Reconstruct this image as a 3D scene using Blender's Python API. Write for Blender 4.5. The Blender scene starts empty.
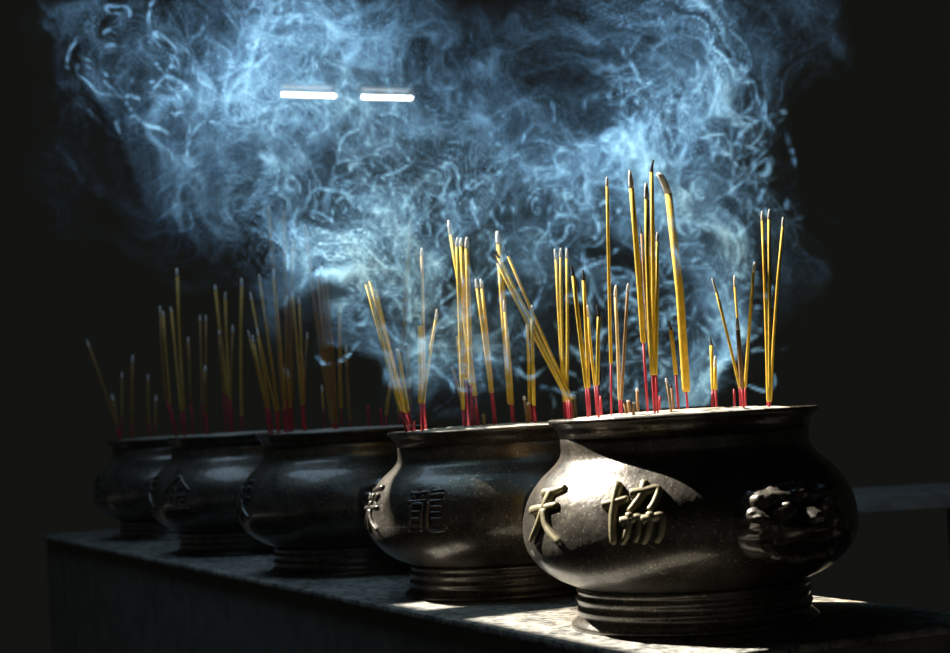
import bpy, bmesh, math, random
from mathutils import Vector, Matrix
random.seed(7)
C = bpy.context.scene.collection
sc = bpy.context.scene
PI = math.pi
W, H_PX, FPX = 950, 653, 1780.0

# ------------------------------------------------------------------ camera
CAM_Z = 0.397
ROLL = math.radians(3.25)
PITCH = math.radians(2.72)
r0 = Vector((1, 0, 0)); u0 = Vector((0, -math.sin(PITCH), math.cos(PITCH))); fwd = Vector((0, math.cos(PITCH), math.sin(PITCH)))
cr = math.cos(ROLL) * r0 - math.sin(ROLL) * u0
cu = math.cos(ROLL) * u0 + math.sin(ROLL) * r0
cam_pos = Vector((0, 0, CAM_Z))
cd = bpy.data.cameras.new('camera'); cam = bpy.data.objects.new('camera', cd); C.objects.link(cam)
cam.matrix_world = Matrix(((cr.x, cu.x, -fwd.x, 0), (cr.y, cu.y, -fwd.y, 0), (cr.z, cu.z, -fwd.z, CAM_Z), (0, 0, 0, 1)))
cd.sensor_fit = 'HORIZONTAL'; cd.sensor_width = 36; cd.lens = 36 * FPX / W
cd.clip_start = 0.05; cd.clip_end = 200
cd.dof.use_dof = True; cd.dof.focus_distance = 3.35; cd.dof.aperture_fstop = 5.0
sc.camera = cam

def ray(px, py):
    return (fwd + cr * ((px - W / 2) / FPX) - cu * ((py - H_PX / 2) / FPX))
def at_y(px, py, Y):                       # the point of the sight line standing at distance Y
    d = ray(px, py); return cam_pos + d * (Y / d.y)
def at_z(px, py, z):
    d = ray(px, py); return cam_pos + d * ((z - CAM_Z) / d.z)

# ------------------------------------------------------------------ helpers
def link_mesh(name, bm, mat, parent=None, smooth=True):
    me = bpy.data.meshes.new(name); bm.to_mesh(me); bm.free()
    if mat: me.materials.append(mat)
    if smooth:
        for p in me.polygons: p.use_smooth = True
    o = bpy.data.objects.new(name, me); C.objects.link(o)
    if parent: o.parent = parent
    return o
def tag(o, label=None, cat=None, group=None, kind=None):
    if label: o['label'] = label
    if cat: o['category'] = cat
    if group: o['group'] = group
    if kind: o['kind'] = kind
    return o
def thing(name, label, cat, loc, group=None):
    o = bpy.data.objects.new(name, None); o.empty_display_size = 0.05; C.objects.link(o); o.location = loc
    return tag(o, label, cat, group)
def add_box(bm, lo, hi, bevel=0):
    m = bmesh.ops.create_cube(bm, size=1)
    for v in m['verts']:
        v.co = Vector([lo[i] + (v.co[i] + 0.5) * (hi[i] - lo[i]) for i in range(3)])
    if bevel:
        es = list({e for v in m['verts'] for e in v.link_edges})
        bmesh.ops.bevel(bm, geom=es, offset=bevel, segments=2, affect='EDGES', profile=0.6)
def add_tube(bm, pts, rads, seg=10, caps=True, flat=None):
    """tapered tube along a polyline; flat=(normals, factor) squashes the section along a normal"""
    pts = [Vector(p) for p in pts]; n = len(pts); rings = []
    ref = None
    for i, p in enumerate(pts):
        t = (pts[min(i + 1, n - 1)] - pts[max(i - 1, 0)]).normalized()
        if flat:
            nn = flat[0][i]; a = t.cross(nn).normalized(); b = nn
        else:
            if ref is None: ref = Vector((0, 1, 0)) if abs(t.y) < 0.9 else Vector((1, 0, 0))
            a = t.cross(ref).normalized(); b = a.cross(t).normalized()
        k = flat[1] if flat else 1
        rings.append([bm.verts.new(p + (a * math.cos(2 * PI * j / seg) + b * math.sin(2 * PI * j / seg) * k) * rads[i]) for j in range(seg)])
    for i in range(n - 1):
        for j in range(seg):
            bm.faces.new((rings[i][j], rings[i][(j + 1) % seg], rings[i + 1][(j + 1) % seg], rings[i + 1][j]))
    if caps:
        bm.faces.new(rings[0][::-1]); bm.faces.new(rings[-1])
def add_lathe(bm, prof, seg=128, close=False):
    rings = [[bm.verts.new((r * math.sin(2 * PI * j / seg), -r * math.cos(2 * PI * j / seg), z)) for j in range(seg)] for r, z in prof]
    m = len(rings)
    for i in range(m if close else m - 1):
        a, b = rings[i], rings[(i + 1) % m]
        for j in range(seg):
            bm.faces.new((a[j], a[(j + 1) % seg], b[(j + 1) % seg], b[j]))
    return rings
def spline(pts, sub=6):
    """Catmull-Rom through 2D/3D points"""
    P = [Vector(p) for p in pts]; out = []
    for i in range(len(P) - 1):
        a = P[max(i - 1, 0)]; b = P[i]; c = P[i + 1]; d = P[min(i + 2, len(P) - 1)]
        for k in range(sub):
            t = k / sub
            out.append(0.5 * ((2 * b) + (c - a) * t + (2 * a - 5 * b + 4 * c - d) * t * t + (3 * b - a - 3 * c + d) * t ** 3))
    out.append(P[-1]); return out

# ------------------------------------------------------------------ materials
def new_mat(name):
    m = bpy.data.materials.new(name); m.use_nodes = True
    nt = m.node_tree; b = nt.nodes['Principled BSDF']
    return m, nt, b
def noise(nt, scale, detail=4, rough=0.6, vec=None, dist=0):
    n = nt.nodes.new('ShaderNodeTexNoise'); n.inputs['Scale'].default_value = scale
    n.inputs['Detail'].default_value = detail; n.inputs['Roughness'].default_value = rough; n.inputs['Distortion'].default_value = dist
    if vec is None:
        tc = nt.nodes.new('ShaderNodeTexCoord'); vec = tc.outputs['Object']
    nt.links.new(vec, n.inputs['Vector']); return n
def ramp(nt, src, stops):
    r = nt.nodes.new('ShaderNodeValToRGB'); nt.links.new(src, r.inputs['Fac'])
    e = r.color_ramp.elements
    while len(e) < len(stops): e.new(0.5)
    for el, (p, c) in zip(e, stops):
        el.position = p; el.color = c if len(c) == 4 else (*c, 1)
    return r
def bump(nt, src, bsdf, strength, dist):
    b = nt.nodes.new('ShaderNodeBump'); b.inputs['Strength'].default_value = strength; b.inputs['Distance'].default_value = dist
    nt.links.new(src, b.inputs['Height']); nt.links.new(b.outputs['Normal'], bsdf.inputs['Normal'])
def g(v): return (v, v, v)

def bronze():
    m, nt, b = new_mat('aged_bronze')
    n = noise(nt, 13, 7, 0.75); n2 = noise(nt, 190, 2, 0.6)
    col = ramp(nt, n.outputs['Fac'], [(0.34, (0.042, 0.036, 0.028)), (0.52, (0.105, 0.091, 0.072)), (0.7, (0.2, 0.175, 0.14))])
    sp = ramp(nt, n2.outputs['Fac'], [(0.6, g(0)), (0.72, g(0.8))])
    mx = nt.nodes.new('ShaderNodeMix'); mx.data_type = 'RGBA'
    nt.links.new(sp.outputs['Color'], mx.inputs['Factor']); nt.links.new(col.outputs['Color'], mx.inputs[6]); mx.inputs[7].default_value = (0.42, 0.38, 0.3, 1)
    nt.links.new(mx.outputs[2], b.inputs['Base Color'])
    rr = ramp(nt, n.outputs['Fac'], [(0.3, g(0.30)), (0.75, g(0.44))]); nt.links.new(rr.outputs['Color'], b.inputs['Roughness'])
    b.inputs['Metallic'].default_value = 0.5; b.inputs['Coat Weight'].default_value = 0.55; b.inputs['Coat Roughness'].default_value = 0.12
    n3 = noise(nt, 60, 4, 0.6); bump(nt, n3.outputs['Fac'], b, 0.3, 0.004)
    return m
def simple(name, col, rough=0.6, metal=0, var=0.25, scale=40, bmp=0.0, em=None):
    m, nt, b = new_mat(name)
    n = noise(nt, scale, 4)
    lo = tuple(c * (1 - var) for c in col); hi = tuple(min(1, c * (1 + var)) for c in col)
    r = ramp(nt, n.outputs['Fac'], [(0.3, lo), (0.7, hi)]); nt.links.new(r.outputs['Color'], b.inputs['Base Color'])
    b.inputs['Roughness'].default_value = rough; b.inputs['Metallic'].default_value = metal
    if bmp: bump(nt, n.outputs['Fac'], b, bmp, 0.003)
    if em:
        b.inputs['Emission Color'].default_value = (*em[0], 1); b.inputs['Emission Strength'].default_value = em[1]
    return m
def stone():
    m, nt, b = new_mat('dusty_ledge_stone')
    tc = nt.nodes.new('ShaderNodeTexCoord')
    mp = nt.nodes.new('ShaderNodeMapping'); nt.links.new(tc.outputs['Object'], mp.inputs['Vector'])
    mp.inputs['Scale'].default_value = (1, 1, 1)
    n = noise(nt, 42, 8, 0.75, mp.outputs['Vector'], 0.4); n2 = noise(nt, 120, 3, 0.6, mp.outputs['Vector']); n4 = noise(nt, 5, 4, 0.6, mp.outputs['Vector'])
    ad = nt.nodes.new('ShaderNodeMath'); ad.operation = 'ADD'; nt.links.new(n.outputs['Fac'], ad.inputs[0]); k4 = nt.nodes.new('ShaderNodeMath'); k4.operation = 'MULTIPLY_ADD'; k4.inputs[1].default_value = 0.3; k4.inputs[2].default_value = -0.02; nt.links.new(n4.outputs['Fac'], k4.inputs[0]); nt.links.new(k4.outputs[0], ad.inputs[1])
    col = ramp(nt, ad.outputs[0], [(0.42, (0.02, 0.02, 0.018)), (0.5, (0.21, 0.2, 0.175)), (0.62, (0.52, 0.49, 0.42))])
    col.color_ramp.elements[0].position = 0.80; col.color_ramp.elements[1].position = 0.93; col.color_ramp.elements[2].position = 1.0
    md = nt.nodes.new('ShaderNodeMath'); md.operation = 'MULTIPLY'; md.inputs[1].default_value = 0.8
    nt.links.new(ad.outputs[0], md.inputs[0]); nt.links.new(md.outputs[0], col.inputs['Fac'])
    for e, p in zip(col.color_ramp.elements, (0.40, 0.49, 0.62)): e.position = p
    nt.links.new(col.outputs['Color'], b.inputs['Base Color'])
    b.inputs['Roughness'].default_value = 0.62
    bump(nt, n.outputs['Fac'], b, 0.5, 0.004)
    return m
M = {
    'bronze': bronze(),
    'gilt': simple('worn_gilt_bronze', (0.30, 0.26, 0.155), 0.42, 0.3, 0.3, 60, 0.2),
    'ash': simple('pale_incense_ash', (0.46, 0.42, 0.35), 0.9, 0, 0.25, 60, 0.5),
    'stone': stone(),
    'pale_stone': simple('pale_worn_stone', (0.55, 0.54, 0.5), 0.8, 0, 0.3, 14, 0.3),
    'plinth': simple('dark_plinth_stone', (0.18, 0.17, 0.145), 0.7, 0, 0.3, 12, 0.3),
    'yellow': simple('yellow_incense_paste', (0.70, 0.47, 0.035), 0.75, 0, 0.18, 90, 0.25),
    'shaded_yellow': simple('shaded_yellow_paste', (0.52, 0.32, 0.075), 0.8, 0, 0.2, 90, 0.25),  # duller copy of the yellow: shade of the far urns put into the colour
    'brown': simple('brown_incense_paste', (0.30, 0.17, 0.06), 0.8, 0, 0.2, 90, 0.25),
    'pale': simple('pale_incense_paste', (0.6, 0.48, 0.26), 0.8, 0, 0.15, 90, 0.2),
    'red': simple('red_dyed_bamboo', (0.45, 0.018, 0.04), 0.55, 0, 0.2, 120, 0.1),
    'tipash': simple('grey_burnt_ash', (0.7, 0.68, 0.65), 0.95, 0, 0.25, 200, 0.5),
    'char': simple('charred_tip', (0.035, 0.028, 0.024), 0.9, 0, 0.3, 200, 0.4),
    'dark': simple('dark_plaster', (0.03, 0.03, 0.028), 0.95, 0, 0.2, 3),
    'floor': simple('dark_floor_tiles', (0.03, 0.028, 0.026), 0.7, 0, 0.2, 3),
    'housing': simple('grey_enamel_housing', (0.16, 0.16, 0.155), 0.5, 0, 0.03, 5),
    'tube': simple('lit_fluorescent_glass', (0.9, 0.95, 1.0), 0.4, 0, 0.02, 5, 0, ((0.9, 0.97, 1.0), 7.0)),
}

# ------------------------------------------------------------------ geometry of the row
U = Vector((-0.418, 0.908, 0)).normalized()          # along the row, away from the camera
N = Vector((-U.y, U.x, 0)) * 1.0                     # towards the front edge of the ledge
ROW_ANG = math.atan2(U.y, U.x)
def uv(u, n, z=0): return U * u + N * n + Vector((0, 0, z))

# pots: image point of the centre of the foot, plus height factor
POTS = []
for px, py, hz in ((695, 621, 1.0), (506, 590, 0.965), (354, 568.5, 0.985), (247, 550, 0.985), (178, 536, 0.975)):
    p = at_z(px, py, 0); POTS.append((p.x, p.y, hz))

# ------------------------------------------------------------------ ledge
p_front = at_z(600, 650, 0)
n_front = p_front.dot(N); 
p_back = at_z(870, 602, 0); n_back = p_back.dot(N)
u_end = at_z(845, 639, 0).dot(U)
u_far = at_z(45, 535, 0).dot(U) + 0.02
led = thing('stone_ledge', 'long grey stone ledge dusted with ash under the row of bronze urns', 'ledge', uv((u_end + u_far) / 2, (n_front + n_back) / 2, -0.85))
led.rotation_euler = (0, 0, ROW_ANG)
def ledge_box(lo, hi, bev):
    bm = bmesh.new(); add_box(bm, lo, hi, bev); return bm
Lh = (u_far - u_end) / 2; Wh = abs(n_front - n_back) / 2
link_mesh('slab', ledge_box((-Lh, -Wh, 0.836), (Lh, Wh, 0.85), 0.005), M['stone'], led, False)
link_mesh('plinth', ledge_box((-Lh + 0.02, -Wh + 0.02, 0), (Lh - 0.02, Wh - 0.02, 0.836), 0.004), M['plinth'], led, False)

# ------------------------------------------------------------------ urns
PROF = [(0.222, 0.328), (0.2225, 0.312), (0.229, 0.298), (0.243, 0.284), (0.259, 0.270), (0.275, 0.250), (0.2885, 0.226), (0.2965, 0.198),
        (0.2985, 0.172), (0.2945, 0.148), (0.284, 0.127), (0.266, 0.107), (0.243, 0.090), (0.220, 0.079), (0.206, 0.073)]
PROF = [(v.x, v.y) for v in spline([(a, b, 0) for a, b in PROF], 4)]
def surf(z):                                          # outer radius and outward normal slope of the bowl at height z
    for (ra, za), (rb, zb) in zip(PROF, PROF[1:]):
        if zb <= z <= za:
            t = (za - z) / (za - zb); r = ra + (rb - ra) * t
            dr, dz = rb - ra, zb - za; L = math.hypot(dr, dz)
            return r, -dz / L, dr / L
    return PROF[-1][0], 1, 0
def on_bowl(phi, z, hz, out=0.0):
    r, nr, nz = surf(z)
    e = Vector((math.sin(phi), -math.cos(phi), 0))
    n = (e * nr + Vector((0, 0, nz))).normalized()
    p = e * r + Vector((0, 0, z * hz)) + n * out
    return p, n
def arc_z(z0, s):                                     # walk s along the meridian from height z0
    z = z0; step = 0.002 if s > 0 else -0.002; left = abs(s)
    while left > 0:
        d = min(left, 0.002); r, nr, nz = surf(z); z += math.copysign(d, s) * max(nr, 0.25); left -= d
    return z
CH = {
 'tian': [[(.28, .80), (.6, .85), (.88, .93)], [(.05, .50), (.45, .56), (.86, .62)], [(.54, .86), (.50, .58), (.36, .27), (.06, .0)], [(.52, .54), (.66, .26), (1.0, .0)]],
 'xie': [[(.2, 1.0), (.2, .5), (.2, .0)], [(.0, .60), (.22, .65), (.44, .71)],
         [(.46, .78), (.7, .82), (.93, .85), (.88, .62), (.78, .50)], [(.70, 1.0), (.64, .72), (.46, .48)],
         [(.34, .34), (.5, .37), (.65, .39), (.62, .16), (.54, .04)], [(.5, .48), (.46, .22), (.34, .0)],
         [(.68, .36), (.85, .39), (1.0, .41), (.97, .16), (.88, .02)], [(.83, .48), (.79, .22), (.68, .0)]],
 'long': [[(.25, 1.), (.29, .92)], [(.04, .85), (.25, .86), (.5, .89)], [(.14, .81), (.18, .72)], [(.40, .82), (.34, .72)], [(.0, .66), (.25, .67), (.52, .70)],
          [(.12, .58), (.12, .25), (.05, .0)], [(.12, .58), (.42, .60), (.42, .3), (.42, .06), (.34, .03)], [(.14, .43), (.40, .44)], [(.14, .28), (.40, .29)],
          [(.62, 1.), (.62, .82)], [(.62, .90), (.92, .93)], [(.58, .79), (.93, .82), (.93, .68)], [(.58, .66), (.93, .68)],
          [(.58, .66), (.57, .3), (.58, .08), (.68, .02), (.98, .04), (1., .15)], [(.64, .53), (.9, .55)], [(.64, .40), (.9, .42)], [(.64, .27), (.9, .29)]],
 'cai': [[(.85, 1.0), (.5, .95), (.15, .9)], [(.2, .82), (.28, .68)], [(.48, .82), (.52, .69)], [(.84, .84), (.72, .68)], [(.02, .5), (.5, .54), (.98, .56)], [(.5, .68), (.5, .3), (.5, .0)], [(.48, .5), (.3, .25), (.04, .08)], [(.52, .5), (.7, .25), (.97, .08)]],
 'jin': [[(.5, 1.), (.3, .78), (.02, .56)], [(.5, 1.), (.72, .78), (1.0, .54)], [(.28, .62), (.72, .64)], [(.18, .40), (.82, .42)], [(.5, .63), (.5, .3), (.5, .05)], [(.25, .32), (.32, .16)], [(.76, .32), (.68, .16)], [(.05, .03), (.5, .04), (.96, .05)]],
}
def char_mesh(key, phi0, z0, size, rad, hz):
    bm = bmesh.new()
    for st in CH[key]:
        pts2 = spline([(a, b, 0) for a, b in st], 7)
        P, NN, R = [], [], []
        n = len(pts2)
        for i, q in enumerate(pts2):
            z = arc_z(z0, (q.y - 0.5) * size); r, _, _ = surf(z)
            p, nn = on_bowl(phi0 + (q.x - 0.5) * size / 0.295, z, hz, rad * 0.25)
            t = i / (n - 1)
            P.append(p); NN.append(nn); R.append(rad * (1.1 - 0.45 * t) * (0.55 if i in (0, n - 1) else 1))
        add_tube(bm, P, R, 10, True, (NN, 1.15))
    return bm
def lion_mesh(phi0, hz):
    """cast lion mask: a rounded plaque standing off the bowl with brows, eyes, muzzle, nostrils, cheeks, mane curls and a jaw"""
    bumps = [  # x, y, rx, ry, height (unit plaque, y up)
        (0, 0.02, .30, .26, .024), (0, -.22, .36, .18, .020), (-.16, -.2, .15, .15, .012), (.16, -.2, .15, .15, .012),
        (0, .08, .13, .13, .016), (-.075, .0, .05, .05, .008), (.075, .0, .05, .05, .008),
        (-.36, .26, .15, .13, .022), (.36, .26, .15, .13, .022), (-.36, .25, .06, .06, .010), (.36, .25, .06, .06, .010),
        (-.36, .48, .26, .10, .018), (.36, .48, .26, .10, .018), (0, .56, .14, .2, .016),
        (-.62, .0, .18, .2, .016), (.62, .0, .18, .2, .016),
        (0, -.66, .42, .12, .016), (-.3, -.55, .10, .14, .010), (.3, -.55, .10, .14, .010)]
    for k in range(15):                                # mane curls round the rim
        a = 2 * PI * k / 15
        bumps.append((.82 * math.cos(a), .80 * math.sin(a), .13, .13, .016))
        bumps.append((.82 * math.cos(a) + .02, .80 * math.sin(a), .05, .05, -.008))
    bumps.append((0, -.44, .34, .055, -.018))           # open mouth
    bm = bmesh.new(); n = 72; grid = []
    for j in range(n + 1):
        row = []
        for i in range(n + 1):
            x = 2 * i / n - 1; y = 2 * j / n - 1
            # square to rounded plaque
            X = x * math.sqrt(1 - y * y * 0.32); Y = y * math.sqrt(1 - x * x * 0.32)
            e = max(abs(x), abs(y))
            h = 0.030 * (1 - e ** 6) + 0.012 * (1 - e * e)
            for bx, by, rx, ry, hh in bumps:
                d = ((X - bx) / rx) ** 2 + ((Y - by) / ry) ** 2
                if d < 6: h += hh * math.exp(-d) * (1 - e ** 8)
            p, nn = on_bowl(phi0 + X * 0.100 / 0.295, arc_z(0.188, Y * 0.064), hz, h - 0.002)
            row.append(bm.verts.new(p))
        grid.append(row)
    for j in range(n):
        for i in range(n):
            bm.faces.new((grid[j][i], grid[j][i + 1], grid[j + 1][i + 1], grid[j + 1][i]))
    return bm
def make_urn(hz):
    root = thing('incense_urn', '', 'urn', (0, 0, 0), 'bronze incense urns along the ledge')
    Z = lambda P: [(r, z * hz) for r, z in P]
    bm = bmesh.new()
    add_lathe(bm, Z([(0.05, 0.070), (0.12, 0.071)] + PROF[::-1] + [(0.2225, 0.345), (0.212, 0.345), (0.208, 0.30), (0.20, 0.24), (0.14, 0.12), (0.05, 0.10)]), 144, True)
    link_mesh('bowl', bm, M['bronze'], root)
    bm = bmesh.new()
    add_lathe(bm, Z([(0.214, 0.340), (0.2225, 0.338), (0.2265, 0.352), (0.234, 0.3615), (0.2405, 0.3655), (0.2425, 0.3690), (0.2415, 0.3722), (0.238, 0.3735), (0.226, 0.3735), (0.215, 0.372), (0.212, 0.366)]), 144, True)
    link_mesh('rim', bm, M['bronze'], root)
    bm = bmesh.new()
    add_lathe(bm, Z([(0.02, 0.072), (0.200, 0.072), (0.207, 0.071), (0.2095, 0.067), (0.207, 0.063), (0.2055, 0.059), (0.209, 0.055), (0.2105, 0.051), (0.2075, 0.047), (0.206, 0.040),
                       (0.210, 0.035), (0.211, 0.031), (0.208, 0.027), (0.2085, 0.020), (0.214, 0.013), (0.220, 0.009), (0.2215, 0.004), (0.220, 0.0), (0.02, 0.0)]), 144, True)
    link_mesh('foot', bm, M['bronze'], root)
    bm = bmesh.new(); rr = []
    for i in range(14):
        r = 0.2185 * i / 13 if i else 0.002; zz = 0.3705 + 0.0075 * (1 - (r / 0.2185) ** 2) ** 0.8
        rr.append((r, zz))
    rings = add_lathe(bm, [(r, z * hz) for r, z in [(0.0015, 0.33), (0.21, 0.335)][:0] + rr], 72)
    bm.faces.new(rings[0][::-1])
    for v in bm.verts:
        if v.co.xy.length < 0.20: v.co.z += random.uniform(-.0022, .0022)
    bmesh.ops.recalc_face_normals(bm, faces=bm.faces)
    tag(link_mesh('ash_bed', bm, M['ash'], root), 'pale heaped ash filling the urn')
    for a in (27, 207):
        link_mesh('lion_mask', lion_mesh(math.radians(a), hz), M['bronze'], root)
    return root
INS = {0: [('tian', -63, .217, .106, .0088, 'gilt'), ('xie', -25, .217, .106, .0086, 'gilt')],
       1: [('long', -33, .208, .098, .0042, 'bronze'), ('cai', -73, .205, .106, .0055, 'bronze')],
       2: [('cai', -66, .205, .105, .0055, 'bronze')],
       3: [('jin', -36, .205, .108, .0055, 'bronze'), ('cai', -70, .205, .108, .0055, 'bronze')],
       4: [('jin', -62, .205, .105, .0055, 'bronze')]}
URN_LABEL = ['nearest bronze incense urn, belly lit by the sun with two gilt raised characters',
             'second bronze urn from the front, left edge sunlit, raised dragon character on its belly',
             'middle bronze urn of the row, in shade, broad blue sheen on its shoulder',
             'fourth dark bronze urn from the front, faint pale relief strokes on its left side',
             'farthest and smallest-looking bronze urn at the left end of the ledge']
URN_WORD = ['nearest urn', 'second urn', 'middle urn', 'fourth urn', 'farthest urn']
for k, (x, y, hz) in enumerate(POTS):
    o = make_urn(hz); o.location = (x, y, 0.0); o['label'] = URN_LABEL[k]
    for key, a, z0, s, rad, mt in INS[k]:
        c = link_mesh('raised_character', char_mesh(key, math.radians(a), z0, s, rad, hz), M[mt], o)
        if mt == 'gilt': c['label'] = 'gilt raised character on the dark belly'

# ------------------------------------------------------------------ incense sticks
# base px, px/py where the red stem ends, tip px/py, width px, kind, tip kind
ST = {0: [
 (588, 586.5, 388, 572, 265, 3.6, 'y', 'c'), (590, 588.5, 388, 583, 270, 3.2, 'y', 'c'), (597, 595, 386, 587, 305, 2.6, 'y', 'a'), (598.5, 597.5, 385, 599, 305, 3.2, 'y', 'c'),
 (611, 611, 364, 607, 177, 2.8, 'y', 'a'), (620, 619.5, 400, 615, 285, 3.0, 'p', 'a'), (622, 621.5, 400, 628, 283, 2.6, 'b', 'a'),
 (648, 643.5, 343, 630, 170, 4.8, 'y', 'a'), (654, 652, 376, 641, 226, 2.6, 'b', 'c'), (655, 652.5, 375, 646, 183, 4.4, 'y', 'a'), (656, 654, 375, 651.5, 160, 3.6, 'y', 'c'),
 (658, 656, 375, 657.5, 232, 2.8, 'y', 'a'), (688, 686.5, 392, 657, 173, 7.2, 'y', 'bent'), (679, 676, 375, 670, 321, 3.6, 'y', 'c'),
 (712, 713, 390, 711, 337, 3.4, 'y', 'c'), (717, 715.5, 390, 715, 356, 3.2, 'y', 'a'),
 (741, 740, 388, 713, 278, 2.6, 'y', 'a'), (742.5, 741, 388, 734, 275, 2.2, 'y', 'a'), (744, 742.5, 388, 737, 318, 4.0, 'b', 'a'), (746, 745, 388, 754, 262, 2.8, 'y', 'a'),
 (768, 768, 402, 762, 211, 2.8, 'y', 'a'), (769.5, 769.5, 402, 769, 209, 2.8, 'y', 'a'), (771, 770.5, 402, 783.5, 217, 2.6, 'y', 'a')],
 1: [
 (564, 564, 402, 555.5, 249, 2.8, 'y', 'a'), (566, 565, 402, 560.5, 248, 2.8, 'y', 'a'), (568, 567, 402, 567, 248, 2.8, 'y', 'a'),
 (567, 569, 402, 493, 254, 2.8, 'y', 'c'), (569, 571, 402, 495, 250, 2.8, 'y', 'c'), (571, 572.5, 400, 504, 247, 2.6, 'y', 'c'),
 (406.5, 400, 411, 364, 275, 3.4, 'y', 'c'), (410, 403, 412, 368, 273, 3.2, 'y', 'c'), (413, 406, 413, 373.5, 281, 3.2, 'y', 'c'), (412, 408, 412, 397.5, 349, 3.6, 'y', 'a'),
 (421, 420.5, 403, 420, 318, 4.4, 'y', 'c'), (425, 424, 403, 421.5, 248, 2.8, 'p', 'a'), (422, 423, 404, 437.5, 309, 2.6, 'y', 'a'),
 (479, 475, 396, 449, 220, 4.4, 'y', 'a'), (465, 463, 410, 457, 237, 3.6, 'y', 'a'), (468, 466, 380, 461, 238, 3.6, 'y', 'a'), (472, 471, 385, 466.5, 237, 4.0, 'y', 'a'),
 (464, 463.5, 412, 457, 336, 2.4, 'b', 'a'), (463, 462, 402, 450, 360, 2.2, 'b', 'c'),
 (494, 491, 393, 476, 279, 3.0, 'y', 'a'), (496, 492.5, 393, 481, 279, 2.8, 'y', 'a'), (512, 510.5, 404, 498, 231, 5.4, 'y', 'a'), (514, 512.5, 405, 504, 300, 3.0, 'y', 'a'),
 (533, 529.5, 404, 527, 320, 2.8, 'y', 'a'), (535, 533.5, 405, 532, 305, 3.0, 'y', 'a'), (536, 534, 406, 533, 362, 3.2, 'y', 'a')],
 2: [
 (268, 266, 408, 248, 330, 2.4, 'o', 'a'), (270, 267.5, 410, 252, 335, 2.4, 'o', 'a'), (272, 269, 408, 257, 328, 2.6, 'o', 'a'), (277, 276, 412, 250, 292, 2.8, 'o', 'a'),
 (279, 278, 410, 259, 274, 2.8, 'o', 'a'), (286, 285, 410, 273, 268, 3.0, 'o', 'a'), (284, 282.5, 400, 269, 206, 3.8, 'b', 'a'), (288, 287, 400, 284, 210, 3.8, 'b', 'a'),
 (292, 292, 402, 293, 243, 3.6, 'b', 'a'), (303, 302, 405, 292, 291, 2.8, 'o', 'a'), (305, 303.5, 405, 299, 296, 2.8, 'o', 'a'), (289, 288, 408, 284, 368, 3.0, 'o', 'a'),
 (291, 290, 408, 288, 369, 3.0, 'o', 'a'), (333, 332.5, 423, 305, 225, 4.2, 'b', 'a'), (335, 334, 423, 317, 269, 3.6, 'b', 'a'), (336, 335, 423, 321.5, 266, 3.6, 'b', 'a'),
 (337, 336, 423, 326, 268, 3.4, 'b', 'a'), (324, 323.5, 410, 322, 385, 2.0, 'o', 'a'), (341.5, 341, 408, 340, 306, 3.2, 'o', 'a'), (351, 350, 420, 346, 345, 2.4, 'b', 'a'),
 (304, 303.5, 402, 307.5, 332, 2.2, 'b', 'a'), (399, 399, 415, 411, 219, 3.8, 'b', 'a'), (410, 410, 405, 408, 345, 3.4, 'b', 'a'), (386, 386, 415, 391, 380, 3.0, 'o', 'a')],
 3: [
 (168, 166, 400, 160, 306, 2.4, 'b', 'a'), (171, 170, 405, 163, 311, 2.4, 'o', 'a'), (183, 181, 410, 171, 307, 2.4, 'o', 'a'), (185, 184, 412, 177, 268, 3.0, 'o', 'a'),
 (192, 191, 402, 188, 337, 2.4, 'b', 'a'), (203, 202, 404, 200, 315, 2.0, 'b', 'a'), (206, 206, 404, 206, 315, 2.2, 'b', 'a'), (207, 206.5, 412, 205, 366, 3.6, 'b', 'a'),
 (229, 227.5, 395, 215, 285, 3.0, 'o', 'a'), (231, 230, 400, 225, 292, 2.6, 'o', 'a'), (232, 231, 405, 233, 325, 2.4, 'b', 'a'), (225, 224, 395, 219, 330, 2.6, 'b', 'a'), (242, 242, 416, 242, 278, 3.2, 'o', 'a')],
 4: [
 (119, 117, 427, 87, 340, 2.4, 'b', 'a'), (120, 118, 426, 112, 394, 3.0, 'b', 'a'), (122, 122, 420, 122, 372, 2.2, 'b', 'a'), (132, 132, 424, 132.5, 355, 2.8, 'b', 'a'),
 (149, 149, 424, 148, 374, 2.2, 'b', 'a'), (155, 155, 424, 156, 395, 2.2, 'b', 'a')]}
# burnt-down stubs: base px, top px/py, width, kind
SB = {0: [(601, 600.5, 396, 2.4, 'r'), (627, 624, 402, 3, 'b'), (630, 628, 400, 3.4, 'b'), (633, 634, 402, 3, 'b'), (638, 637, 388, 2.8, 'b'),
          (672, 666, 378, 2.4, 'b'), (674, 671, 384, 2.4, 'b'), (734.5, 734, 389, 2.4, 'r'), (659, 660, 396, 2.4, 'r')],
      1: [(573, 571, 391, 2.6, 'b'), (576, 574.5, 395, 2.6, 'b'), (414, 414, 421, 1.8, 'r'), (483.5, 483, 412, 3.4, 'b'), (527, 524, 396, 2.8, 'b'), (529, 528, 402, 2.6, 'b'), (470.5, 471, 396, 2.2, 'r'), (476, 475, 404, 2.2, 'r')],
      2: [(368, 368, 405, 2.4, 'r'), (381, 381, 408, 2.4, 'r')], 3: [], 4: []}
ORD = ['zeroth', 'first', 'second', 'third', 'fourth', 'fifth', 'sixth', 'seventh', 'eighth', 'ninth', 'tenth', 'eleventh', 'twelfth', 'thirteenth', 'fourteenth', 'fifteenth', 'sixteenth', 'seventeenth',
       'eighteenth', 'nineteenth', 'twentieth', 'twenty-first', 'twenty-second', 'twenty-third', 'twenty-fourth', 'twenty-fifth', 'twenty-sixth', 'twenty-seventh', 'twenty-eighth', 'twenty-ninth', 'thirtieth']
TIPS = []
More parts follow.
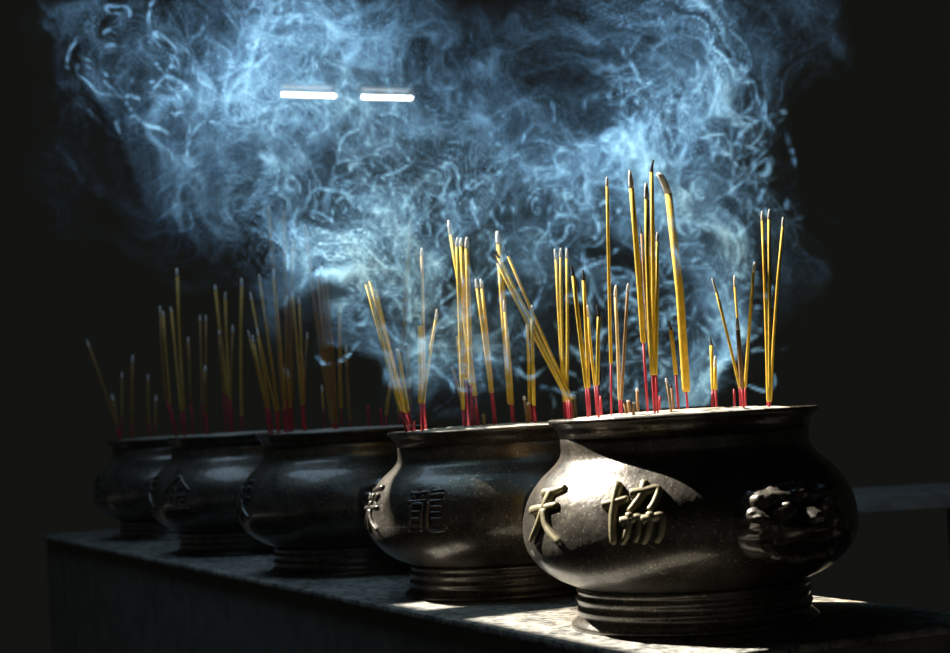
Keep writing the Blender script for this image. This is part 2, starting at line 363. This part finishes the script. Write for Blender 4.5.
def ash_z(x, y, k):
    cx, cy, hz = POTS[k]; r = min(math.hypot(x - cx, y - cy), 0.2185)
    return (0.3705 + 0.0075 * (1 - (r / 0.2185) ** 2) ** 0.8) * hz
def base_at(px, py, k, dy):
    cx, cy, hz = POTS[k]
    Y = cy + dy
    for _ in range(3):
        p = at_y(px, py, Y)
        lim = math.sqrt(max(0.0, 0.205 ** 2 - (p.x - cx) ** 2)); dy2 = max(-lim, min(lim, dy)); Y = cy + dy2
    x = max(cx - 0.203, min(cx + 0.203, p.x))
    return x, Y
def words(rank, n, k, mid):
    return f'{mid}, {ORD[rank]} from left in the {URN_WORD[k]}'
for k in ST:
    cx, cy, hz = POTS[k]; rows = sorted(ST[k], key=lambda s: s[3])
    for i, (bx, mx, my, tx, ty, w, kind, tip) in enumerate(rows):
        rnd = random.Random(100 * k + i)
        dy = ((i % 3) - 1) * 0.075 + rnd.uniform(-0.03, 0.03)
        if k == 1 and bx - tx > 70: dy = -0.115 + 0.012 * (i % 4)
        x, Y = base_at(bx, 415, k, dy)
        z = ash_z(x, Y, k)
        Yt = Y + ((i % 3) - 1) * 0.03 + rnd.uniform(-0.01, 0.01)
        lean = 'upright' if abs(tx - bx) < 8 else ('left-leaning' if tx < bx else 'right-leaning')
        px_h = 430 - ty; size = 'tall' if px_h > 150 else ('short' if px_h < 85 else 'medium')
        col = {'y': 'yellow', 'b': 'brown', 'p': 'pale', 'o': 'shaded yellow'}[kind]
        extra = {'a': 'ash-tipped', 'c': 'black-tipped', 'bent': 'thick bent-tipped'}[tip]
        root = thing('incense_stick', words(i + 1, len(rows), k, f'{size} {lean} {col} {extra} incense stick'), 'incense stick', (x, Y, z), 'incense sticks in the ' + URN_WORD[k])
        loc = Vector((x, Y, z))
        T = at_y(tx, ty, Yt) - loc; f = (415 - my) / (415 - ty) if ty < 415 else 0.3
        Mm = at_y(mx, my, Y + (Yt - Y) * max(0.02, f)) - loc
        if Mm.z < 0.01: Mm.z = 0.01
        rc = 0.57 * w * Y / FPX; rs = max(0.0011, min(0.0022, rc * 0.62))
        bm = bmesh.new(); add_tube(bm, [(0, 0, -0.012), Mm * 0.5, Mm + (T - Mm) * 0.03], [rs] * 3, 8); link_mesh('bamboo_stem', bm, M['red'], root)
        ax = T - Mm; L = ax.length
        side = Vector((rnd.uniform(-1, 1), rnd.uniform(-1, 1), 0)) * L * 0.006
        cm = M[{'y': 'yellow', 'b': 'brown', 'p': 'pale', 'o': 'shaded_yellow'}[kind]]
        bm = bmesh.new()
        if tip == 'bent':
            K = at_y(668.5, 194, Yt) - loc; K2 = at_y(666, 187, Yt) - loc; K3 = at_y(661.5, 177, Yt) - loc
            P = [Mm, Mm.lerp(K, 0.02), Mm.lerp(K, 0.5) + Vector((0.0045, 0, 0)), K]
            add_tube(bm, P, [rc * 0.8, rc, rc, rc * 0.92], 14); link_mesh('incense_coating', bm, cm, root)
            bm = bmesh.new(); add_tube(bm, [K, K2, K3, T], [rc * 0.9, rc * 0.88, rc * 0.8, rc * 0.45], 12); tag(link_mesh('burnt_tip', bm, M['tipash'], root), 'curled grey burnt end')
        else:
            tl = min(0.35 * L, {'a': 0.016, 'c': 0.014}[tip] + 0.010 * rnd.random() + (0.012 if w > 4 and tip == 'a' else 0))
            E = T - ax.normalized() * tl
            P = [Mm, Mm.lerp(E, 0.012), Mm.lerp(E, 0.35) + side, Mm.lerp(E, 0.7) + side, E]
            add_tube(bm, P, [rc * 0.75, rc, rc, rc * 0.98, rc * 0.96], 12); link_mesh('incense_coating', bm, cm, root)
            hook = Vector((rnd.uniform(-1, 1), 0, 0)) * tl * (0.25 if tip == 'c' else 0.08)
            bm = bmesh.new(); add_tube(bm, [E, E.lerp(T, 0.2), E.lerp(T, 0.6) + hook * 0.4, T + hook], [rc * 0.9, rc * (0.98 if tip == 'a' else 0.75), rc * (0.85 if tip == 'a' else 0.55), rc * 0.45], 10)
            link_mesh('burnt_tip', bm, M['tipash' if tip == 'a' else 'char'], root)
        TIPS.append((loc + T, k, tip))
    rows = sorted(SB[k], key=lambda s: s[0])
    for i, (bx, tx, ty, w, kind) in enumerate(rows):
        rnd = random.Random(900 + 100 * k + i)
        x, Y = base_at(bx, 412, k, rnd.uniform(-0.12, 0.05)); z = ash_z(x, Y, k); loc = Vector((x, Y, z))
        T = at_y(tx, ty, Y) - loc; rc = w / 2 * Y / FPX
        if T.z < 0.012: T.z = 0.012
        cw = 'red bare' if kind == 'r' else 'brown charred'
        root = thing('incense_stub', f'short {cw} incense stub, {ORD[i + 1]} stub from left in the {URN_WORD[k]}', 'incense stub', loc, 'burnt-down stubs in the ' + URN_WORD[k])
        if kind == 'r':
            bm = bmesh.new(); add_tube(bm, [(0, 0, -0.02), T * 0.6, T], [rc, rc, rc * 0.8], 8); link_mesh('bamboo_stem', bm, M['red'], root)
        else:
            bm = bmesh.new(); add_tube(bm, [(0, 0, -0.02), T * 0.4, T * 0.85], [rc * .8, rc, rc], 8); link_mesh('incense_coating', bm, M['brown'], root)
            bm = bmesh.new(); add_tube(bm, [T * 0.85, T * 0.9, T], [rc, rc * 1.15, rc * 0.7], 8); link_mesh('burnt_tip', bm, M['char' if rnd.random() < .5 else 'tipash'], root)

# ------------------------------------------------------------------ hall: floor, roof with its opening, lamps, far table
bm = bmesh.new(); add_box(bm, (-8, -2, -0.95), (7, 7.05, -0.85)); tag(link_mesh('floor', bm, M['floor'], None, False), kind='structure')
# sun direction (towards the sun)
SUN = Vector((-0.58, 0.38, 0.72)).normalized()
ZR = 2.6
def roof_pt(u, n, z=0.0):                                 # where the beam that lands at ledge coordinates (u, n, z) crosses the roof
    return uv(u, n, z) + SUN * ((ZR - z) / SUN.z)
U0, U1, N0, N1 = 1.7, 3.55, -2.9, n_front - 0.004
hole = [roof_pt(U0, N0), roof_pt(U1, N0), roof_pt(U1, N1), roof_pt(U0, N1)]
big = [Vector((8, -4, 0)), Vector((8, 8.8, 0)), Vector((-9, 8.8, 0)), Vector((-9, -4, 0))]
bm = bmesh.new()
lay = []
for dz in (0, 0.05):
    lay.append(([bm.verts.new(Vector((p.x, p.y, ZR + dz))) for p in hole], [bm.verts.new(Vector((p.x, p.y, ZR + dz))) for p in big]))
(h0, b0), (h1, b1) = lay
for i in range(4):
    j = (i + 1) % 4
    bm.faces.new((h0[i], h0[j], b0[j], b0[i])); bm.faces.new((h1[j], h1[i], b1[i], b1[j]))
    bm.faces.new((h0[j], h0[i], h1[i], h1[j])); bm.faces.new((b0[i], b0[j], b1[j], b1[i]))
bmesh.ops.recalc_face_normals(bm, faces=bm.faces)
tag(link_mesh('ceiling', bm, M['dark'], None, False), kind='structure')

pa, pb = 3.28, 3.40                                       # unseen bar added across the opening to shade the second urn
bm = bmesh.new(); vs = []
for z in (ZR + 0.001, ZR + 0.12):
    vs.append([bm.verts.new(Vector((q.x, q.y, z))) for q in (roof_pt(pa, N0 - .2), roof_pt(pb, N0 - .2), roof_pt(pb, N1 + .2), roof_pt(pa, N1 + .2))])
bm.faces.new(vs[0][::-1]); bm.faces.new(vs[1])
for i in range(4): bm.faces.new((vs[0][i], vs[0][(i + 1) % 4], vs[1][(i + 1) % 4], vs[1][i]))
for v in vs[0] + vs[1]: v.co.z += 0.05
tag(link_mesh('shade_bar_1', bm, M['dark'], None, False), kind='structure')
LAMPS = [((280, 94.3), (336, 96.0), 'left one of two lit white fluorescent tube lamps under the dark roof'), ((360, 97.0), (412.5, 98.2), 'right one of two lit white fluorescent tube lamps under the dark roof')]
for (a, b, lab) in LAMPS:
    A = at_y(*a, 7.9); B = at_y(*b, 8.2); mid = (A + B) / 2
    lm = thing('fluorescent_lamp', lab, 'lamp', mid, 'fluorescent lamps under the roof')
    bm = bmesh.new(); add_tube(bm, [A - mid, B - mid], [0.0095, 0.0095], 14); link_mesh('lamp_tube', bm, M['tube'], lm)
    d = (B - A).normalized()
    bm = bmesh.new()
    add_tube(bm, [A - mid + Vector((0, .012, .044)) - d * .01, B - mid + Vector((0, .012, .044)) + d * .01], [0.016, 0.016], 4); link_mesh('lamp_housing', bm, M['housing'], lm, False)
    for e in (A - mid, B - mid):
        bm = bmesh.new(); add_box(bm, e + Vector((-.007, -.013, -.013)), e + Vector((.007, .022, .04)), .002); link_mesh('end_cap', bm, M['housing'], lm, False)
    for t in (0.2, 0.8):
        e = A.lerp(B, t) - mid
        bm = bmesh.new(); add_tube(bm, [e + Vector((0, .012, .045)), Vector((e.x, e.y + .012, ZR - mid.z))], [.004, .004], 6); link_mesh('hanging_rod', bm, M['dark'], lm)

tl = at_y(860, 502, 6.2)
tb = thing('stone_table', 'grey stone table in the dark behind the nearest urn at right', 'table', (tl.x + 1.5, 6.3, -0.85))
def bx(lo, hi, bev=.005):
    bm = bmesh.new(); add_box(bm, lo, hi, bev); return bm
ztop = at_y(900, 494, 6.2).z + 0.85
link_mesh('table_top', bx((-1.5, -.15, ztop - .055), (1.5, .45, ztop)), M['pale_stone'], tb, False)
for s in (-1.0, 1.0):
    link_mesh('leg', bx((s - .08, -.08, 0), (s + .08, .38, ztop - .055)), M['plinth'], tb, False)

# ------------------------------------------------------------------ incense smoke: a density field carried along by swirling air
SMOKE = True
VOX = 0.0045
def build_smoke():
    trails = []
    bmv = bmesh.new()
    for tip, k, kind in TIPS:
        if k > 1: continue
        rnd = random.Random(int(tip.x * 9999)); p = tip.copy(); prev = bmv.verts.new(p)
        n = rnd.randint(8, 20)
        ph = rnd.uniform(0, 6)
        for i in range(n):
            p = p + Vector((0.006 * math.sin(ph + i * 0.5) + rnd.uniform(-.002, .004), 0.004 * math.cos(ph + i * .4), 0.011))
            v = bmv.verts.new(p); bmv.edges.new((prev, v)); prev = v
    rnd = random.Random(21)                               # curling threads drawn out of the plumes
    for (px, py, sx, sy, Y, cnt) in ((365, 220, 60, 75, 3.68, 34), (300, 110, 80, 50, 3.8, 16), (425, 300, 60, 40, 3.64, 20), (470, 350, 45, 50, 3.72, 14), (650, 360, 50, 38, 3.44, 24),
                                     (705, 330, 38, 55, 3.44, 22), (675, 150, 70, 75, 3.52, 34), (600, 230, 60, 60, 3.54, 20), (715, 180, 34, 80, 3.48, 18), (590, 375, 30, 30, 3.45, 8),
                                     (500, 200, 60, 60, 3.72, 12), (190, 130, 75, 70, 4.0, 9), (230, 70, 90, 50, 4.0, 16)):
        for _ in range(cnt):
            p = at_y(px + rnd.gauss(0, sx * .66), py + rnd.gauss(0, sy * .66), Y + rnd.uniform(-.09, .09))
            th = rnd.uniform(0, 2 * PI); ka = rnd.uniform(-30, 30); prev = bmv.verts.new(p); wind = rnd.uniform(-1, 1)
            for i in range(rnd.randint(18, 60)):
                ka += rnd.gauss(0, 9) - 0.03 * ka + wind * 1.5; th += ka * 0.0045
                p = p + Vector((0.0045 * math.cos(th), rnd.gauss(0, .0012) + .0012 * wind, 0.0045 * math.sin(th) + .0016))
                if p.z < 0.40: break
                v = bmv.verts.new(p); bmv.edges.new((prev, v)); prev = v
    me = bpy.data.meshes.new('incense_smoke'); bmv.to_mesh(me); bmv.free()
    ob = bpy.data.objects.new('incense_smoke', me); C.objects.link(ob)
    tag(ob, 'blue-white incense smoke curling and drifting above the burning sticks', 'smoke', None, 'stuff')
    # material
    m = bpy.data.materials.new('blue_white_smoke'); m.use_nodes = True; nt = m.node_tree; nt.nodes.clear()
    out = nt.nodes.new('ShaderNodeOutputMaterial'); pv = nt.nodes.new('ShaderNodeVolumeScatter')
    at = nt.nodes.new('ShaderNodeAttribute'); at.attribute_name = 'density'
    dm = nt.nodes.new('ShaderNodeMath'); dm.operation = 'MULTIPLY'; dm.inputs[1].default_value = 0.52
    nt.links.new(at.outputs['Fac'], dm.inputs[0]); nt.links.new(dm.outputs[0], pv.inputs['Density'])
    pv.inputs['Color'].default_value = (0.25, 0.57, 1.0, 1); pv.inputs['Anisotropy'].default_value = 0.3
    nt.links.new(pv.outputs[0], out.inputs['Volume'])
    # geometry nodes
    ng = bpy.data.node_groups.new('smoke_field', 'GeometryNodeTree')
    ng.interface.new_socket('Geometry', in_out='INPUT', socket_type='NodeSocketGeometry')
    ng.interface.new_socket('Geometry', in_out='OUTPUT', socket_type='NodeSocketGeometry')
    nd, lk = ng.nodes, ng.links
    gi = nd.new('NodeGroupInput'); go = nd.new('NodeGroupOutput')
    def setin(sock, v):
        if isinstance(v, bpy.types.NodeSocket): lk.new(v, sock)
        elif hasattr(sock.default_value, '__len__') and not hasattr(v, '__len__'): sock.default_value = (v, v, v)
        else: sock.default_value = v
    def mth(op, *a):
        n = nd.new('ShaderNodeMath'); n.operation = op
        for i, v in enumerate(a): setin(n.inputs[i], v)
        return n.outputs[0]
    def vm(op, *a):
        n = nd.new('ShaderNodeVectorMath'); n.operation = op
        if op == 'SCALE':
            setin(n.inputs[0], a[0]); setin(n.inputs['Scale'], a[1])
        else:
            for i, v in enumerate(a): setin(n.inputs[i], v)
        return n.outputs['Value'] if op in ('LENGTH', 'DOT_PRODUCT', 'DISTANCE') else n.outputs['Vector']
    def nz(v, what='Color', detail=0.0, rough=0.5):
        n = nd.new('ShaderNodeTexNoise'); n.noise_dimensions = '3D'; n.normalize = False
        n.inputs['Scale'].default_value = 1.0; n.inputs['Detail'].default_value = detail; n.inputs['Roughness'].default_value = rough
        lk.new(v, n.inputs['Vector']); return n.outputs[what] if what in n.outputs else n.outputs[0]
    def sep(v):
        n = nd.new('ShaderNodeSeparateXYZ'); lk.new(v, n.inputs[0]); return n.outputs
    def comb(x, y, z):
        n = nd.new('ShaderNodeCombineXYZ')
        for i, q in enumerate((x, y, z)): setin(n.inputs[i], q)
        return n.outputs[0]
    def curl(p, freq, seed):
        q = vm('ADD', vm('SCALE', p, freq), seed); e = 0.12
        A = nz(q); ax = nz(vm('ADD', q, (e, 0, 0))); ay = nz(vm('ADD', q, (0, e, 0))); az = nz(vm('ADD', q, (0, 0, e)))
        dx = sep(vm('SCALE', vm('SUBTRACT', ax, A), 1 / e)); dy = sep(vm('SCALE', vm('SUBTRACT', ay, A), 1 / e)); dz = sep(vm('SCALE', vm('SUBTRACT', az, A), 1 / e))
        return comb(mth('SUBTRACT', dy[2], dz[1]), mth('SUBTRACT', dz[0], dx[2]), mth('SUBTRACT', dx[1], dy[0]))
    pos = nd.new('GeometryNodeInputPosition').outputs[0]
    q = pos
    OCT = [(2.2, 0.024), (5.5, 0.0160), (12.5, 0.0078)]
    mids = []
    for it in range(7):
        v = None
        for o, (f, a) in enumerate(OCT):
            c = vm('SCALE', curl(q, f, (3.1 * o + 1.7, 9.2 * o, 4.4)), a)
            v = c if v is None else vm('ADD', v, c)
        q = vm('ADD', q, v); mids.append(q)
    qe = vm('ADD', vm('SCALE', pos, 0.55), vm('SCALE', mids[-1], 0.45))
    # plume bodies: (px, py, distance, half-width px, half-height px, half-depth m, tilt deg, amount)
    BL = SMOKE_BLOBS
    env = None
    for (px, py, Y, rx, rz, ry, tilt, amt) in BL:
        c = at_y(px, py, Y); k = Y / FPX
        d = vm('SUBTRACT', qe, tuple(c))
        if tilt:
            n = nd.new('ShaderNodeVectorRotate'); n.rotation_type = 'Y_AXIS'; lk.new(d, n.inputs['Vector']); n.inputs['Angle'].default_value = math.radians(tilt); d = n.outputs[0]
        d = vm('MULTIPLY', d, (1 / (rx * k), 1 / ry, 1 / (rz * k)))
        gss = mth('MULTIPLY', mth('EXPONENT', mth('MULTIPLY', vm('DOT_PRODUCT', d, d), -1.0)), amt)
        env = gss if env is None else mth('ADD', env, gss)
    # filaments: thin folded sheets
    def ridge(v, f, seed, sharp):
        n = nz(vm('ADD', vm('SCALE', v, f), seed), 'Fac')
        return mth('POWER', mth('SUBTRACT', 1.0, mth('MINIMUM', mth('ABSOLUTE', mth('MULTIPLY', n, 1.6)), 1.0)), sharp)
    r1 = ridge(q, 8.0, (1, 5, 2), 10.0); r2 = ridge(q, 13.0, (7, 3, 8), 5.0)
    r3 = ridge(mids[5], 15.0, (11, 2, 6), 9.0); r4 = ridge(mids[5], 21.0, (3, 13, 5), 5.0)
    fog = mth('MAXIMUM', mth('ADD', mth('MULTIPLY', nz(vm('SCALE', qe, 5.0), 'Fac', 2.0), 1.1), 0.45), 0.0)
    patch = mth('MAXIMUM', mth('ADD', mth('MULTIPLY', nz(vm('ADD', vm('SCALE', mids[3], 7.0), (4, 4, 4)), 'Fac', 1.0), 2.2), 0.35), 0.02)
    fil = mth('ADD', mth('MULTIPLY', r1, 2.8), mth('ADD', mth('MULTIPLY', mth('MULTIPLY', r1, r2), 13.0), mth('MULTIPLY', mth('MULTIPLY', r3, r4), 2.5)))
    body = mth('ADD', mth('MULTIPLY', fog, 0.16), mth('MULTIPLY', mth('MULTIPLY', fil, patch), 1.25))
    dens = mth('MULTIPLY', env, body)
    # thin trails rising from the burning tips
    px_ = nd.new('GeometryNodeProximity'); px_.target_element = 'EDGES'
    lk.new(gi.outputs[0], px_.inputs[0])
    wq = vm('ADD', pos, vm('SCALE', curl(pos, 11.0, (2, 2, 2)), 0.006))
    sp = [s for s in px_.inputs if s.name in ('Sample Position', 'Source Position')][0]; lk.new(wq, sp)
    dd = mth('DIVIDE', px_.outputs['Distance'], 0.0031)
    tr = mth('MULTIPLY', mth('EXPONENT', mth('MULTIPLY', mth('MULTIPLY', dd, dd), -1.0)), mth('MAXIMUM', mth('MULTIPLY_ADD', nz(vm('SCALE', pos, 26.0), 'Fac', 1.0), 125.0, 36.0), 0.0))
    dens = mth('ADD', dens, tr)
    dens = mth('MAXIMUM', mth('SUBTRACT', dens, 0.03), 0.0)
    lo = Vector((-1.02, 3.16, 0.385)); hi = Vector((0.80, 4.38, 1.45))
    vc = nd.new('GeometryNodeVolumeCube')
    lk.new(dens, vc.inputs['Density'])
    vc.inputs['Min'].default_value = lo; vc.inputs['Max'].default_value = hi
    for ax, nm, vx in ((0, 'Resolution X', VOX), (1, 'Resolution Y', VOX * 2.2), (2, 'Resolution Z', VOX)):
        vc.inputs[nm].default_value = int((hi[ax] - lo[ax]) / vx)
    sm = nd.new('GeometryNodeSetMaterial'); sm.inputs['Material'].default_value = m
    lk.new(vc.outputs[0], sm.inputs[0]); lk.new(sm.outputs[0], go.inputs[0])
    md = ob.modifiers.new('smoke_field', 'NODES'); md.node_group = ng
    me.materials.append(m)
SMOKE_BLOBS = [
 (338, 190, 3.66, 48, 75, .11, 0, 6.4), (382, 240, 3.62, 26, 60, .09, 0, 3.0), (436, 292, 3.6, 46, 28, .08, 0, 3.0), (352, 205, 3.65, 28, 46, .09, 0, 2.6), (310, 105, 3.78, 75, 52, .14, 0, 4.8), (385, 135, 3.7, 40, 50, .12, 0, 2.5),
 (215, 65, 4.05, 95, 55, .17, 25, 1.7), (135, 25, 4.1, 50, 36, .17, 25, 1.2), (165, 190, 3.95, 36, 26, .12, 0, .7), (245, 190, 3.9, 60, 26, .12, 0, 1.1), (180, 130, 4.05, 40, 40, .15, 0, 0.8),
 (440, 155, 3.75, 65, 55, .14, 0, 2.4), (455, 45, 3.95, 60, 32, .16, -15, 0.8), (275, 5, 4.05, 75, 38, .15, 0, 1.6), (515, 210, 3.72, 55, 46, .13, 0, 1.6), (395, 80, 3.95, 60, 46, .14, 0, 1.3),
 (487, 340, 3.72, 24, 55, .07, 0, 1.8), (440, 350, 3.7, 26, 55, .07, 0, 2.2), (595, 200, 3.52, 62, 60, .11, 0, 2.4), (675, 130, 3.52, 48, 56, .11, -20, 5.2), (700, 70, 3.52, 56, 60, .13, -25, 2.0),
 (730, 175, 3.48, 52, 66, .11, 0, 2.0), (650, 250, 3.48, 72, 52, .10, 0, 2.2), (712, 305, 3.43, 34, 40, .08, 0, 3.8), (650, 362, 3.43, 45, 36, .07, 0, 5.5), (698, 360, 3.42, 26, 28, .07, 0, 6.0),
 (590, 372, 3.43, 30, 34, .07, 0, 1.8), (782, 165, 3.45, 24, 34, .07, 0, 0.9), (765, 15, 3.52, 40, 45, .11, -20, 1.0), (560, 115, 3.75, 50, 36, .13, 0, 0.7), (375, 318, 3.62, 34, 18, .07, 0, 1.2),
 (515, 370, 3.70, 22, 40, .06, 0, 1.2), (28, 280, 3.6, 24, 45, .10, 10, 0.3)]
if SMOKE: build_smoke()

# ------------------------------------------------------------------ light
sd = bpy.data.lights.new('sun', 'SUN'); so = bpy.data.objects.new('sun', sd); C.objects.link(so)
sd.energy = 18.0; sd.angle = math.radians(0.53); sd.color = (1.0, 0.95, 0.86)
so.rotation_euler = SUN.to_track_quat('Z', 'Y').to_euler(); so.location = (-6, 7, 8)
# skylight falling through the roof opening
hc = sum(hole, Vector()) / 4
ad = bpy.data.lights.new('roof_opening_skylight', 'AREA'); ao = bpy.data.objects.new('roof_opening_skylight', ad); C.objects.link(ao)
ad.shape = 'RECTANGLE'; ad.size = (U1 - U0) * 0.98; ad.size_y = (N1 - N0) * 0.98; ad.energy = 17; ad.color = (0.48, 0.72, 1.0)
ao.location = (hc.x, hc.y, ZR + 0.02); ao.rotation_euler = (0, 0, ROW_ANG)
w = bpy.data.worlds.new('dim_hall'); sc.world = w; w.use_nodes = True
wn = w.node_tree                                          # dim hall ahead, brighter fill added behind the viewer to lift dark fronts
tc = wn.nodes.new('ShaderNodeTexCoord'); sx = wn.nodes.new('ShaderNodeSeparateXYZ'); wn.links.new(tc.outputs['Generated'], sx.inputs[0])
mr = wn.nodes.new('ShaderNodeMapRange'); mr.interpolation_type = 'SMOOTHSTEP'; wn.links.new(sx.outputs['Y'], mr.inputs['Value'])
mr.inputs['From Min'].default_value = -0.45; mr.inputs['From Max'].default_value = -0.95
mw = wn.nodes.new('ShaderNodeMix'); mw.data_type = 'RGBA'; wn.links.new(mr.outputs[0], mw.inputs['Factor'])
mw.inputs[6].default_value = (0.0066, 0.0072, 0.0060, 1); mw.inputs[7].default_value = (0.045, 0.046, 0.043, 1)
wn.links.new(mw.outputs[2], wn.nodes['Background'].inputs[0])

# ------------------------------------------------------------------ view
sc.view_settings.view_transform = 'Standard'; sc.view_settings.look = 'None'; sc.view_settings.gamma = 1; sc.view_settings.exposure = 0
sc.view_settings.use_curve_mapping = False
sc.cycles.volume_step_rate = 2.0; sc.cycles.use_adaptive_sampling = True; sc.cycles.adaptive_threshold = 0.03; sc.cycles.volume_bounces = 4; sc.cycles.max_bounces = 6; sc.cycles.transparent_max_bounces = 256; sc.cycles.use_denoising = True
sc.cycles.caustics_reflective = False; sc.cycles.caustics_refractive = False
